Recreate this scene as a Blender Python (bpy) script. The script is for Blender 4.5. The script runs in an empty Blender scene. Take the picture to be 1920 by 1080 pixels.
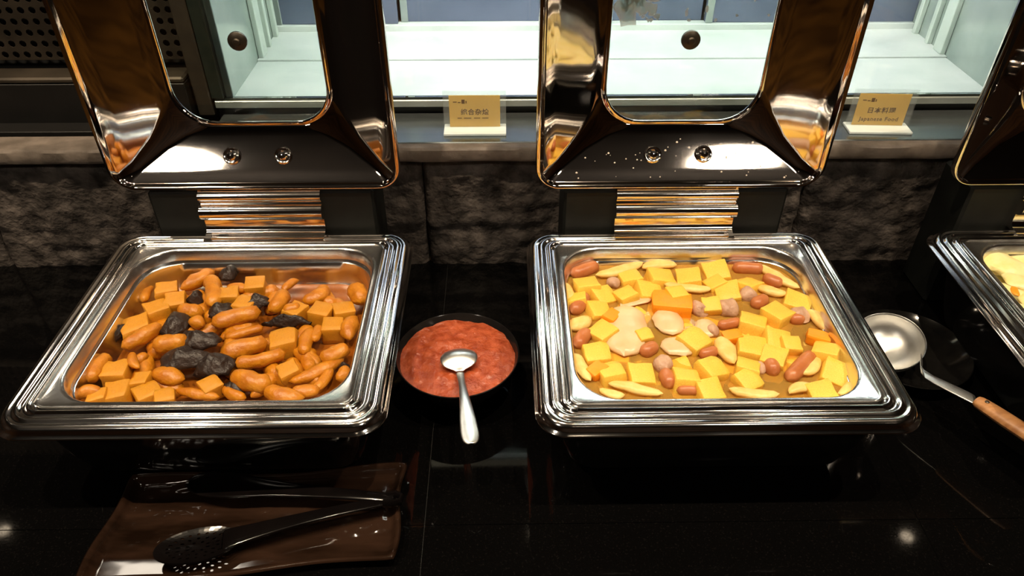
import bpy, math, random
from mathutils import Vector, Matrix, noise
R = math.radians
scene = bpy.context.scene
col = scene.collection
random.seed(7)

# ------------------------------------------------------------------ camera
F = 1400.0; TH = math.atan(1100 / F); YAW = R(0.8); CZ = 0.78
cam = bpy.data.cameras.new('camera'); cam.sensor_width = 36; cam.lens = F / 1920 * 36; cam.clip_start = 0.02
camo = bpy.data.objects.new('camera', cam); col.objects.link(camo)
camo.location = (0, 0, CZ); camo.rotation_euler = (math.pi / 2 - TH, 0, -YAW)
scene.camera = camo
# ------------------------------------------------------------------ world, exposure
w = bpy.data.worlds.new('world'); scene.world = w; w.use_nodes = True
w.node_tree.nodes['Background'].inputs[0].default_value = (0.9, 0.6, 0.35, 1)
w.node_tree.nodes['Background'].inputs[1].default_value = 0.008
vs = scene.view_settings
vs.view_transform = 'Standard'; vs.look = 'None'; vs.gamma = 1; vs.use_curve_mapping = False
vs.exposure = 0.35
WARM = (1.0, 0.80, 0.56); CREAM = (1.0, 0.88, 0.72); COLD = (1.0, 0.99, 0.93)
DOWN_W = 42.0; PEND_E = 28.0; PANEL_E = 16.0; CASE_E = 22.0

def at(px, py, z):
    u = (px - 960) / F; v = (py - 540) / F
    c, s, ct, st = math.cos(YAW), math.sin(YAW), math.cos(TH), math.sin(TH)
    d = (s * ct + u * c - v * s * st, c * ct - u * s - v * c * st, -st - v * ct)
    t = (z - CZ) / d[2]
    return Vector((d[0] * t, d[1] * t, z))
def px2m(p):                      # metres per photo pixel at a point
    Z = p.y * math.cos(TH) + (CZ - p.z) * math.sin(TH)
    return Z / F

# ------------------------------------------------------------------ materials
def mat(name, base, rough=0.5, metal=0.0, spec=0.5, noise_scale=None, base2=None, bump=0.0, bump_scale=None,
        emit=None, emit_s=0.0, coat=0.0, sss=0.0, trans=0.0, detail=4.0, contrast=(0.35, 0.65), stretch=None, rough2=None):
    m = bpy.data.materials.new(name); m.use_nodes = True
    nt = m.node_tree; b = nt.nodes['Principled BSDF']
    b.inputs['Base Color'].default_value = (*base, 1); b.inputs['Roughness'].default_value = rough
    b.inputs['Metallic'].default_value = metal; b.inputs['Specular IOR Level'].default_value = spec
    b.inputs['Coat Weight'].default_value = coat; b.inputs['Coat Roughness'].default_value = 0.05
    b.inputs['Transmission Weight'].default_value = trans
    if sss:
        b.inputs['Subsurface Weight'].default_value = sss
        b.inputs['Subsurface Radius'].default_value = (0.012, 0.007, 0.003); b.inputs['Subsurface Scale'].default_value = 1.0
    if emit:
        b.inputs['Emission Color'].default_value = (*emit, 1); b.inputs['Emission Strength'].default_value = emit_s
    tc = nt.nodes.new('ShaderNodeTexCoord'); mp = nt.nodes.new('ShaderNodeMapping')
    nt.links.new(tc.outputs['Object'], mp.inputs[0])
    if stretch: mp.inputs['Scale'].default_value = stretch
    if noise_scale:
        n = nt.nodes.new('ShaderNodeTexNoise'); n.inputs['Scale'].default_value = noise_scale; n.inputs['Detail'].default_value = detail
        nt.links.new(mp.outputs[0], n.inputs['Vector'])
        r = nt.nodes.new('ShaderNodeValToRGB'); nt.links.new(n.outputs['Fac'], r.inputs[0])
        r.color_ramp.elements[0].position, r.color_ramp.elements[1].position = contrast
        r.color_ramp.elements[0].color = (*base, 1); r.color_ramp.elements[1].color = (*(base2 or base), 1)
        nt.links.new(r.outputs[0], b.inputs['Base Color'])
        if rough2 is not None:
            mr = nt.nodes.new('ShaderNodeMapRange'); nt.links.new(n.outputs['Fac'], mr.inputs[0])
            mr.inputs[1].default_value = 0.3; mr.inputs[2].default_value = 0.7
            mr.inputs[3].default_value = rough; mr.inputs[4].default_value = rough2
            nt.links.new(mr.outputs[0], b.inputs['Roughness'])
    if bump:
        n2 = nt.nodes.new('ShaderNodeTexNoise'); n2.inputs['Scale'].default_value = bump_scale or 60; n2.inputs['Detail'].default_value = 5
        nt.links.new(mp.outputs[0], n2.inputs['Vector'])
        bp = nt.nodes.new('ShaderNodeBump'); bp.inputs['Strength'].default_value = bump; bp.inputs['Distance'].default_value = 0.004
        nt.links.new(n2.outputs['Fac'], bp.inputs['Height']); nt.links.new(bp.outputs[0], b.inputs['Normal'])
    return m
def clear(name, tint, fac, rough=0.02, base=None):       # thin clear sheet: see-through with a fresnel gloss, optional body colour
    m = bpy.data.materials.new(name); m.use_nodes = True; nt = m.node_tree
    nt.nodes.remove(nt.nodes['Principled BSDF']); out = nt.nodes['Material Output']
    tr = nt.nodes.new('ShaderNodeBsdfTransparent'); tr.inputs[0].default_value = (*tint, 1)
    mx = nt.nodes.new('ShaderNodeMixShader')
    if base:
        g = nt.nodes.new('ShaderNodeBsdfPrincipled'); g.inputs['Base Color'].default_value = (*base, 1); g.inputs['Roughness'].default_value = rough
        mx.inputs[0].default_value = fac
    else:
        g = nt.nodes.new('ShaderNodeBsdfGlossy'); g.inputs['Roughness'].default_value = rough
        lw = nt.nodes.new('ShaderNodeFresnel'); lw.inputs[0].default_value = 1.45
        nt.links.new(lw.outputs[0], mx.inputs[0])
    nt.links.new(tr.outputs[0], mx.inputs[1]); nt.links.new(g.outputs[0], mx.inputs[2]); nt.links.new(mx.outputs[0], out.inputs[0])
    return m
M = {}
M['chrome'] = mat('polished_steel', (0.80, 0.76, 0.72), 0.07, 1.0, noise_scale=9, base2=(0.72, 0.69, 0.66), rough2=0.13)
M['body'] = mat('black_enamel', (0.004, 0.004, 0.0042), 0.09, noise_scale=30, base2=(0.007, 0.007, 0.007))
M['lid'] = mat('lid_steel', (0.74, 0.67, 0.61), 0.03, 1.0, noise_scale=6, base2=(0.66, 0.60, 0.55), rough2=0.06)
M['pan'] = mat('pan_steel', (0.78, 0.77, 0.75), 0.18, 1.0, noise_scale=30, base2=(0.70, 0.70, 0.69), rough2=0.26)
M['steel'] = mat('brushed_steel', (0.62, 0.64, 0.64), 0.3, 1.0, noise_scale=20, base2=(0.5, 0.52, 0.52), stretch=(0.2, 6, 6))
M['spoon'] = mat('spoon_steel', (0.84, 0.84, 0.82), 0.34, 1.0, noise_scale=40, base2=(0.70, 0.70, 0.68))
M['black'] = mat('black_plastic', (0.008, 0.008, 0.009), 0.28, noise_scale=50, base2=(0.014, 0.013, 0.013))
M['housing'] = mat('black_housing', (0.004, 0.0045, 0.004), 0.55, spec=0.2,  noise_scale=25, base2=(0.007, 0.008, 0.007), bump=0.05, bump_scale=200)
M['tong'] = mat('black_tong_plastic', (0.0025, 0.002, 0.002), 0.13, noise_scale=30, base2=(0.004, 0.003, 0.003), spec=0.3)
M['granite'] = mat('black_granite', (0.0018, 0.0017, 0.0017), 0.03, noise_scale=420, base2=(0.007, 0.006, 0.006), contrast=(0.58, 0.78), rough2=0.06, spec=0.35)
M['grout'] = mat('dark_grout', (0.006, 0.006, 0.006), 0.7, noise_scale=80, base2=(0.012, 0.011, 0.010))
M['stone'] = mat('rough_stone', (0.028, 0.023, 0.020), 0.7, noise_scale=30, base2=(0.15, 0.125, 0.11), bump=0.9, bump_scale=120, detail=9, contrast=(0.36, 0.7), spec=0.35)
M['slab'] = mat('slate_ledge', (0.13, 0.105, 0.085), 0.6, noise_scale=30, base2=(0.22, 0.18, 0.15), bump=0.4, bump_scale=90)
M['shelf'] = mat('grey_steel_shelf', (0.26, 0.29, 0.30), 0.22, 0.85, noise_scale=15, base2=(0.2, 0.23, 0.24), stretch=(0.3, 5, 5))
M['case_white'] = mat('white_case_panel', (0.80, 0.81, 0.79), 0.22, noise_scale=7, base2=(0.64, 0.67, 0.65), detail=6)
M['case_side'] = mat('case_side_panel', (0.50, 0.55, 0.51), 0.15, 0.3, noise_scale=8, base2=(0.34, 0.40, 0.37))
M['case_post'] = mat('case_post', (0.66, 0.72, 0.66), 0.3, noise_scale=12, base2=(0.56, 0.62, 0.56))
M['case_frame'] = mat('case_frame_strip', (0.42, 0.46, 0.44), 0.3, 0.5, noise_scale=12, base2=(0.34, 0.38, 0.36))
M['door_blue'] = mat('blue_grey_door', (0.16, 0.18, 0.27), 0.25, 0.2, noise_scale=5, base2=(0.11, 0.13, 0.20))
M['gasket'] = mat('black_gasket', (0.012, 0.018, 0.014), 0.4, noise_scale=60, base2=(0.02, 0.026, 0.02))
M['dark'] = mat('black_cabinet', (0.004, 0.0036, 0.0033), 0.5, noise_scale=20, base2=(0.007, 0.006, 0.0055))
M['perf'] = mat('perforated_plate', (0.085, 0.068, 0.050), 0.45, 0.5, noise_scale=12, base2=(0.04, 0.032, 0.024))
M['hole'] = mat('vent_interior', (0.004, 0.004, 0.004), 0.9, noise_scale=10, base2=(0.006, 0.006, 0.006))
M['glass'] = clear('lid_glass', (0.93, 0.96, 0.94), 0)
M['acrylic'] = clear('clear_acrylic', (0.97, 0.98, 0.98), 0.05, 0.1, (0.8, 0.85, 0.85))
M['acrylic_base'] = mat('frosted_acrylic', (0.80, 0.86, 0.86), 0.25, noise_scale=15, base2=(0.70, 0.78, 0.78))
M['card'] = mat('yellow_card', (0.92, 0.66, 0.16), 0.6, noise_scale=25, base2=(0.96, 0.74, 0.25))
_nt = M['card'].node_tree; _b = _nt.nodes['Principled BSDF']; _tl = _nt.nodes.new('ShaderNodeBsdfTranslucent'); _mx = _nt.nodes.new('ShaderNodeMixShader'); _mx.inputs[0].default_value = 0.6
_tl.inputs[0].default_value = (0.98, 0.74, 0.24, 1)
_nt.links.new(_b.outputs[0], _mx.inputs[1]); _nt.links.new(_tl.outputs[0], _mx.inputs[2]); _nt.links.new(_mx.outputs[0], _nt.nodes['Material Output'].inputs[0])
M['ink'] = mat('brown_ink', (0.12, 0.055, 0.004), 0.7, noise_scale=50, base2=(0.16, 0.075, 0.008))
M['bowl'] = mat('black_bowl', (0.009, 0.008, 0.008), 0.13, noise_scale=30, base2=(0.014, 0.012, 0.011))
M['plate'] = mat('black_plate', (0.004, 0.004, 0.004), 0.10, noise_scale=40, base2=(0.008, 0.0075, 0.007), coat=0.4)
M['sauce'] = mat('red_sauce', (0.30, 0.048, 0.014), 0.24, noise_scale=70, base2=(0.46, 0.095, 0.034), bump=0.8, bump_scale=150, sss=0.15)
M['wood'] = mat('wooden_grip', (0.50, 0.24, 0.09), 0.4, noise_scale=18, base2=(0.33, 0.14, 0.05), stretch=(1, 8, 8))
M['tray'] = mat('brown_glaze', (0.007, 0.0035, 0.002), 0.07, noise_scale=26, base2=(0.026, 0.013, 0.008), stretch=(0.4, 1.8, 1))
M['tofu'] = mat('braised_tofu', (0.50, 0.19, 0.006), 0.40, noise_scale=38, base2=(0.66, 0.30, 0.018), bump=0.25, bump_scale=180, sss=0.2)
M['roll'] = mat('fried_fish_roll', (0.40, 0.120, 0.003), 0.36, noise_scale=32, base2=(0.60, 0.235, 0.010), bump=0.45, bump_scale=140, sss=0.15)
M['fungus'] = mat('black_fungus', (0.010, 0.0055, 0.004), 0.42, noise_scale=40, base2=(0.030, 0.016, 0.011), bump=0.7, bump_scale=130)
M['gravy'] = mat('brown_gravy', (0.20, 0.055, 0.006), 0.12, noise_scale=30, base2=(0.30, 0.09, 0.010))
M['egg'] = mat('yellow_tofu', (0.80, 0.46, 0.045), 0.4, noise_scale=30, base2=(0.90, 0.60, 0.095), bump=0.2, bump_scale=150, sss=0.25)
M['carrot'] = mat('carrot', (0.90, 0.27, 0.006), 0.35, noise_scale=40, base2=(0.95, 0.34, 0.012), bump=0.15, bump_scale=120)
M['sausage'] = mat('small_sausage', (0.42, 0.125, 0.035), 0.33, noise_scale=40, base2=(0.54, 0.20, 0.07), bump=0.15, bump_scale=130)
M['meat'] = mat('pink_meat', (0.46, 0.26, 0.16), 0.4, noise_scale=55, base2=(0.64, 0.42, 0.28), bump=0.5, bump_scale=140)
M['radish'] = mat('pale_radish', (0.66, 0.44, 0.23), 0.3, noise_scale=25, base2=(0.76, 0.56, 0.33), bump=0.1, bump_scale=80, sss=0.2)
M['fishcake'] = mat('pale_fish_cake', (0.78, 0.48, 0.13), 0.4, noise_scale=45, base2=(0.86, 0.62, 0.23), bump=0.25, bump_scale=150, sss=0.15)
M['soup'] = clear('broth', (1.0, 0.86, 0.44), 0.30, 0.04, (0.90, 0.53, 0.11))
M['potato'] = mat('pale_potato', (0.80, 0.68, 0.26), 0.4, noise_scale=40, base2=(0.86, 0.77, 0.42), bump=0.25, bump_scale=120, sss=0.2)
M['leaf'] = mat('green_leaf', (0.16, 0.22, 0.03), 0.4, noise_scale=40, base2=(0.28, 0.33, 0.07), bump=0.3)
M['drop'] = mat('dried_splash', (0.72, 0.66, 0.58), 0.5, noise_scale=90, base2=(0.55, 0.5, 0.44))
M['frost'] = clear('wet_frost', (0.8, 0.85, 0.83), 0.62, 0.35, (0.78, 0.83, 0.80))
M['floorwood'] = mat('golden_floor', (0.15, 0.070, 0.014), 0.35, noise_scale=2.2, base2=(0.012, 0.005, 0.002), stretch=(1, 6, 1))
M['wallwood'] = mat('amber_wall', (0.10, 0.042, 0.012), 0.5, noise_scale=2, base2=(0.03, 0.012, 0.004), stretch=(3, 3, 0.4))
M['ceil'] = mat('dark_ceiling', (0.010, 0.008, 0.007), 0.8, noise_scale=4, base2=(0.014, 0.011, 0.009))
M['bulb'] = mat('lamp_glow', (1, 1, 1), 0.5, emit=WARM, emit_s=9, noise_scale=3, base2=(1, 1, 1))
M['globe'] = mat('globe_glow', (1, 1, 1), 0.5, emit=CREAM, emit_s=PEND_E, noise_scale=3, base2=(1, 1, 1))
M['panel'] = mat('ceiling_panel_glow', (1, 1, 1), 0.5, emit=CREAM, emit_s=PANEL_E, noise_scale=3, base2=(1, 1, 1))
M['led'] = mat('led_tube_glow', (1, 1, 1), 0.5, emit=COLD, emit_s=CASE_E, noise_scale=3, base2=(1, 1, 1))
M['brass'] = mat('dark_fixture', (0.05, 0.04, 0.03), 0.4, 0.7, noise_scale=10, base2=(0.07, 0.055, 0.04))

# ------------------------------------------------------------------ mesh helpers
def mesh(name, V, Fc, m, smooth=True, angle=35):
    me = bpy.data.meshes.new(name); me.from_pydata([tuple(v) for v in V], [], Fc)
    me.materials.append(m)
    if smooth:
        me.shade_smooth(); me.set_sharp_from_angle(angle=R(angle))
    me.update(); return me
def link(name, me, parent=None, loc=(0, 0, 0), rot=(0, 0, 0), scale=(1, 1, 1)):
    o = bpy.data.objects.new(name, me); col.objects.link(o)
    o.parent = parent; o.location = loc; o.rotation_euler = rot; o.scale = scale
    return o
def obj(name, VF, m, parent=None, loc=(0, 0, 0), smooth=True, angle=35, **k):
    return link(name, mesh(name, VF[0], VF[1], m, smooth, angle), parent, loc, **k)
def tag(o, label, cat, group=None, kind=None):
    o['label'] = label; o['category'] = cat
    if group: o['group'] = group
    if kind: o['kind'] = kind
    return o
def empty(name, label, cat, loc=(0, 0, 0), group=None, rz=0):
    o = bpy.data.objects.new(name, None); col.objects.link(o); o.location = loc; o.rotation_euler = (0, 0, rz); o.empty_display_size = 0.05
    return tag(o, label, cat, group)
def struct(o): o['kind'] = 'structure'; return o
def join(*parts):
    V = []; Fc = []
    for v, f in parts:
        n = len(V); V += list(v); Fc += [tuple(i + n for i in q) for q in f]
    return V, Fc
def move(VF, d): d = Vector(d); return [Vector(v) + d for v in VF[0]], VF[1]
def box(x0, x1, y0, y1, z0, z1, b=0.0):
    if b <= 0:
        V = [Vector((x, y, z)) for z in (z0, z1) for y in (y0, y1) for x in (x0, x1)]
        return V, [(0, 2, 3, 1), (4, 5, 7, 6), (0, 1, 5, 4), (2, 6, 7, 3), (0, 4, 6, 2), (1, 3, 7, 5)]
    return rbox((x1 - x0) / 2, (y1 - y0) / 2, (z1 - z0) / 2, b, 0, ((x0 + x1) / 2, (y0 + y1) / 2, (z0 + z1) / 2))
def rbox(hx, hy, hz, r, n=0, c=(0, 0, 0)):        # box with bevelled edges: 24 verts
    c = Vector(c); V = []; idx = {}
    for sx in (-1, 1):
        for sy in (-1, 1):
            for sz in (-1, 1):
                for a in range(3):
                    p = Vector((sx * (hx - r), sy * (hy - r), sz * (hz - r))); p[a] += (sx, sy, sz)[a] * r
                    idx[sx, sy, sz, a] = len(V); V.append(p + c)
    Fc = []
    for a in range(3):
        b_, c_ = (a + 1) % 3, (a + 2) % 3
        for s in (-1, 1):
            q = []
            for tb, tc_ in ((-1, -1), (1, -1), (1, 1), (-1, 1)):
                k = [0, 0, 0]; k[a] = s; k[b_] = tb; k[c_] = tc_; q.append(idx[(*k, a)])
            Fc.append(tuple(q) if s > 0 else tuple(q[::-1]))
        for s1 in (-1, 1):
            for s2 in (-1, 1):
                q = []
                for t, ax in ((-1, b_), (1, b_), (1, c_), (-1, c_)):
                    k = [0, 0, 0]; k[a] = t; k[b_] = s1; k[c_] = s2; q.append(idx[(*k, ax)])
                Fc.append(tuple(q) if s1 * s2 < 0 else tuple(q[::-1]))
    for sx in (-1, 1):
        for sy in (-1, 1):
            for sz in (-1, 1):
                t = [idx[sx, sy, sz, a] for a in range(3)]; Fc.append(tuple(t) if sx * sy * sz > 0 else tuple(t[::-1]))
    return V, Fc
def rr(wd, h, r, n=6, cx=0, cy=0):
    P = []
    for (sx, sy, a0) in ((1, -1, -90), (1, 1, 0), (-1, 1, 90), (-1, -1, 180)):
        for i in range(n + 1):
            a = R(a0 + 90 * i / n); P.append((cx + sx * (wd / 2 - r) + r * math.cos(a), cy + sy * (h / 2 - r) + r * math.sin(a)))
    return P
def loft(S, cap0=False, cap1=False, closed=True, ring=False):
    n = len(S[0]); V = [Vector(p) for s in S for p in s]; Fc = []
    m = len(S); rng = range(m if ring else m - 1)
    for i in rng:
        j2 = (i + 1) % m
        for j in range(n if closed else n - 1):
            k = (j + 1) % n; Fc.append((i * n + j, i * n + k, j2 * n + k, j2 * n + j))
    if cap0: Fc.append(tuple(range(n))[::-1])
    if cap1: Fc.append(tuple((m - 1) * n + j for j in range(n)))
    return V, Fc
def lathe(prof, n=32, cap0=False, cap1=False, ring=False):
    S = [[(r * math.cos(2 * math.pi * j / n), r * math.sin(2 * math.pi * j / n), z) for j in range(n)] for r, z in prof]
    return loft(S, cap0, cap1, True, ring)
def tube(path, rad, n=10, cap=True, flat=1.0, up=(0, 0, 1)):
    path = [Vector(p) for p in path]; S = []
    for i, p in enumerate(path):
        t = (path[min(i + 1, len(path) - 1)] - path[max(i - 1, 0)]).normalized()
        a = t.cross(Vector(up)); a = a.normalized() if a.length > 1e-5 else Vector((1, 0, 0)); b = a.cross(t).normalized()
        r = rad[i] if isinstance(rad, (list, tuple)) else rad
        S.append([p + a * r * math.cos(2 * math.pi * j / n) + b * r * flat * math.sin(2 * math.pi * j / n) for j in range(n)])
    return loft(S, cap, cap)
def rot_axis(VF, ax, ang, c=(0, 0, 0)):
    c = Vector(c); mt = Matrix.Rotation(ang, 3, ax); return [mt @ (Vector(v) - c) + c for v in VF[0]], VF[1]

# ================================================================== THE SETTING
fl = struct(obj('floor', box(-4, 4, -4, 4.5, -0.94, -0.9), M['floorwood'], smooth=False)); fl['label'] = 'golden wooden floor of the dining room'
ce = struct(obj('ceiling', box(-4, 4, -4, 4.5, 2.6, 2.64), M['ceil'], smooth=False)); ce['label'] = 'dark ceiling of the buffet room'
for nm, b in (('wall_left', (-4.1, -4, -4, 4.5)), ('wall_right', (4, 4.1, -4, 4.5)), ('wall_front', (-4, 4, -4.1, -4)), ('wall_far', (-4, 4, 4.5, 4.6))):
    o = struct(obj(nm, box(b[0], b[1], b[2], b[3], -0.9, 2.6), M['wallwood'], smooth=False)); o['label'] = 'amber wood panelled dining room wall'

# countertop: black granite tiles with fine joints on a dark base
ct = empty('countertop', 'glossy black granite tiled buffet counter under the chafing dishes', 'counter')
obj('counter_base', box(-2.2, 2.6, 0.30, 1.10, -0.9, -0.016, 0.004), M['dark'], ct)
obj('joint_bed', box(-2.2, 2.6, 0.28, 1.075, -0.0155, -0.0022), M['grout'], ct, smooth=False)
tx = [-1.892, -1.294, -0.696, -0.098, 0.500, 1.098, 1.696, 2.294]
for i in range(7):
    for (y0, y1) in ((0.27, 0.532), (0.532, 1.075)):
        hx, hy = (tx[i + 1] - tx[i]) / 2 - 0.0005, (y1 - y0) / 2 - 0.0003
        obj('tile', rbox(hx, hy, 0.009, 0.0003), M['granite'], ct, ((tx[i] + tx[i + 1]) / 2, (y0 + y1) / 2, -0.009), smooth=False)

# rough stone backsplash made of separate rock-faced blocks
wb = struct(empty('wall_back', 'dark rough rock-faced stone backsplash behind the chafing dishes', 'wall')); del wb['category']
sx = [-2.0, -1.42, -0.86, -0.545, -0.13, 0.12, 0.50, 0.96, 1.42, 2.0, 2.5]
def fbm(p, o=5): return noise.fractal(p, 0.9, 2.1, o)
for i in range(len(sx) - 1):
    x0, x1 = sx[i] + 0.0008, sx[i + 1] - 0.0008; nx = max(20, int((x1 - x0) / 0.006)); nz = 36
    V = []; Fc = []
    for a in range(nz + 1):
        for b in range(nx + 1):
            u = b / nx; v = a / nz; x = x0 + (x1 - x0) * u; z = 0.205 * v
            p = Vector((x * 9 + i * 3.1, 0, z * 12))
            d = 0.004 * fbm(p) + 0.0035 * noise.noise(p * 4.1) + 0.002 * noise.noise(p * 9.7) + 0.006 * abs(noise.noise(p * 1.2 + Vector((3, 1, 9))))
            e = min(u * (x1 - x0), (1 - u) * (x1 - x0)); e2 = min(z, (0.205 - z))
            edge = 0.008 * max(0, 1 - e / 0.010) ** 2 + 0.012 * max(0, 1 - (0.205 - z) / 0.02) ** 2
            y = 1.066 - max(-0.004, min(0.016, d)) + edge
            zz = z + 0.004 * noise.noise(p * 2) * (1 - abs(2 * v - 1))
            V.append((x, y, zz if 0 < a < nz else z))
    n1 = nx + 1
    for a in range(nz):
        for b in range(nx): k = a * n1 + b; Fc.append((k, k + 1, k + n1 + 1, k + n1))
    nb = len(V)                                  # back of the block
    V += [(x0, 1.12, 0), (x1, 1.12, 0), (x0, 1.12, 0.205), (x1, 1.12, 0.205)]
    Fc += [tuple([nb] + [nb + 1] + [b for b in range(nx, -1, -1)]), tuple([nb + 3, nb + 2] + [nz * n1 + b for b in range(nx + 1)]),
           tuple([nb + 2, nb] + [a * n1 for a in range(nz + 1)]), tuple([nb + 1, nb + 3] + [a * n1 + nx for a in range(nz, -1, -1)]), (nb, nb + 2, nb + 3, nb + 1)]
    obj('stone_block', (V, Fc), M['stone'], wb, angle=50)
# slate coping on top of the stone
lx = [-2.0, -1.1, -0.42, 0.33, 1.0, 1.7, 2.5]
for i in range(len(lx) - 1):
    x0, x1 = lx[i] + 0.0005, lx[i + 1] - 0.0005; nx = int((x1 - x0) / 0.012); S = []
    for b in range(nx + 1):
        x = x0 + (x1 - x0) * b / nx; q = lambda s: 0.0035 * noise.noise(Vector((x * 14, s, i)))
        S.append([(x, 1.10, 0.208), (x, 1.052 + q(1), 0.2085 + q(5) * 0.5), (x, 1.050 + q(1), 0.214 + q(2)), (x, 1.051 + q(3), 0.228), (x, 1.054 + q(3), 0.2315), (x, 1.10, 0.232)])
    obj('coping_slab', loft(S, True, True), M['slab'], wb)

# steel shelf in front of the display case
sh = struct(obj('trim_1', box(-0.47, 2.5, 1.068, 1.176, 0.20, 0.2335, 0.0015), M['shelf'])); sh['label'] = 'grey steel shelf strip between the stone ledge and the display case'

# ------------------------------------------------------------------ refrigerated display case
XL, XR, YF, YB, ZF = -0.447, 0.822, 1.180, 1.495, 0.262
dc = empty('display_case', 'bright white lit glass display case behind the open lids', 'display case')
obj('base', box(XL - 0.03, XR + 0.62, YF, YB + 0.05, 0.02, 0.2595), M['dark'], dc, smooth=False)
obj('front_strip', box(XL - 0.03, XR + 0.62, 1.170, 1.181, 0.2465, 0.2588, 0.001), M['case_frame'], dc)
obj('gasket', box(XL - 0.03, XR + 0.62, 1.1735, 1.181, 0.2589, 0.2625), M['gasket'], dc, smooth=False)
obj('floor_panel', box(XL, XR, 1.1815, 1.336, 0.2598, ZF, 0.0008), M['case_white'], dc)
obj('rear_floor_panel', box(XL, XR, 1.3365, YB - 0.012, 0.2598, ZF + 0.003, 0.0008), M['case_white'], dc)
obj('rear_rail', box(XL, XR, YB - 0.012, YB + 0.012, 0.2598, 0.2765, 0.001), M['case_white'], dc)
for (x0, x1, k) in ((XL, -0.205, 0), (-0.200, 0.40, 1), (0.405, XR, 0)):
    dd = obj('rear_door', box(x0, x1, YB + 0.014 * k - 0.004, YB + 0.014 * k + 0.008, 0.2767, 0.655, 0.001), M['door_blue'], dc)
    obj('door_edge', box(x0, x0 + 0.014, YB + 0.014 * k - 0.008, YB + 0.014 * k - 0.004, 0.2767, 0.655, 0.001), M['case_frame'], dd)
for s, x in ((-1, XL), (1, XR)):
    sw = obj('side_wall', box(x - (0.012 if s < 0 else 0), x + (0.012 if s > 0 else 0), YF, YB, 0.2598, 0.66, 0.001), M['case_side'], dc)
    for y, wd in ((1.46, 0.012), (1.36, 0.03), (1.405, 0.012)):
        a, b = sorted((x - s * 0.0005, x - s * 0.010)); obj('side_post', box(a, b, y - wd / 2, y + wd / 2, ZF + 0.003, 0.655, 0.001), M['case_post'], sw)
obj('corner_post', box(XL - 0.034, XL - 0.0125, 1.170, 1.200, 0.2626, 0.66, 0.002), M['gasket'], dc)
obj('corner_trim', box(XL - 0.060, XL - 0.0345, 1.168, 1.196, 0.234, 0.66, 0.002), M['perf'], dc)
obj('front_glass', box(XL - 0.01, XR + 0.01, 1.1745, 1.1790, 0.2626, 0.655), M['glass'], dc, smooth=False)
obj('top_panel', box(XL - 0.06, XR + 0.03, 1.165, YB + 0.02, 0.6602, 0.69, 0.003), M['case_frame'], dc)
for y in (1.235, 1.40):
    obj('light_tube', rot_axis(lathe([(0.0005, -0.56), (0.011, -0.56), (0.011, 0.56), (0.0005, 0.56)], 12), 'Y', math.pi / 2), M['led'], dc, ((XL + XR) / 2, y, 0.640))
# second bay of the case, to the right of the side wall
obj('side_bay_floor', box(XR + 0.013, XR + 0.62, 1.1815, YB, 0.2598, ZF, 0.0008), M['case_white'], dc)
obj('side_bay_rail', box(XR + 0.013, XR + 0.62, YB - 0.012, YB + 0.012, 0.2622, 0.2765, 0.001), M['case_white'], dc)
obj('side_bay_door', box(XR + 0.013, XR + 0.62, YB + 0.013, YB + 0.022, 0.2598, 0.655), M['door_blue'], dc, smooth=False)

# black cabinet with perforated vent to the left of the case
vc = empty('vent_cabinet', 'black cabinet with a perforated metal vent left of the display case', 'cabinet')
obj('plinth', join(box(-1.9, -0.512, 1.155, 1.50, 0.0, 0.2963, 0.001), box(-1.9, -0.512, 1.121, 1.1549, 0.0, 0.230, 0.001)), M['dark'], vc)
obj('top_strip', box(-1.9, -0.512, 1.155, 1.20, 0.2965, 0.3065, 0.003), M['perf'], vc)
obj('vent_back', box(-1.9, -0.512, 1.215, 1.49, 0.2965, 0.66), M['hole'], vc, smooth=False)
pitch = 0.0176; V = []; Fc = []
nxp, nzp = 78, 19; X0 = -1.885; Z0 = 0.322
for a in range(nxp):
    for b in range(nzp):
        cx = X0 + pitch * (a + 0.5); cz = Z0 + pitch * (b + 0.5); h = pitch / 2; n0 = len(V)
        for (ux, uz) in ((1, 0), (1, 1), (0, 1), (-1, 1), (-1, 0), (-1, -1), (0, -1), (1, -1)): V.append((cx + ux * h, 1.195, cz + uz * h))
        for j in range(8): t = j * math.pi / 4; V.append((cx + 0.0057 * math.cos(t), 1.195, cz + 0.0057 * math.sin(t)))
        for j in range(8): k = (j + 1) % 8; Fc.append((n0 + j, n0 + 8 + j, n0 + 8 + k, n0 + k))
pf = obj('perforated_plate', (V, Fc), M['perf'], vc, smooth=False)
sm = pf.modifiers.new('thick', 'SOLIDIFY'); sm.thickness = 0.0015

# ================================================================== LAMPS
def downlight(x, y, power, label):
    e = empty('downlight', label, 'ceiling light', (x, y, 2.6), 'ceiling downlights')
    obj('trim_ring', lathe([(0.030, -0.001), (0.045, -0.001), (0.047, -0.006), (0.040, -0.010), (0.032, -0.006)], 24, ring=True), M['brass'], e)
    obj('lamp_face', lathe([(0.0005, -0.003), (0.030, -0.003), (0.030, -0.005), (0.0005, -0.005)], 20), M['bulb'], e)
    if power:
        l = bpy.data.lights.new('downlight_beam', 'SPOT'); l.energy = power; l.color = WARM; l.spot_size = R(95); l.spot_blend = 0.8; l.shadow_soft_size = 0.02
        lo = bpy.data.objects.new('downlight_beam', l); col.objects.link(lo); lo.parent = e; lo.location = (0, 0, -0.02)
for (x, y) in ((0.16, 2.25), (0.30, 2.08), (1.22, 2.08), (2.06, 2.2), (2.58, 2.2), (-2.6, 2.3)):
    downlight(x, y, 0, 'small round warm downlight in the ceiling beyond the display case')
for (x, y) in ((-1.3, 0.35), (-0.45, 0.35), (0.45, 0.35), (1.3, 0.35)):
    downlight(x, y, DOWN_W * 2.2, 'small round warm downlight in the ceiling over the buffet counter')
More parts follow.
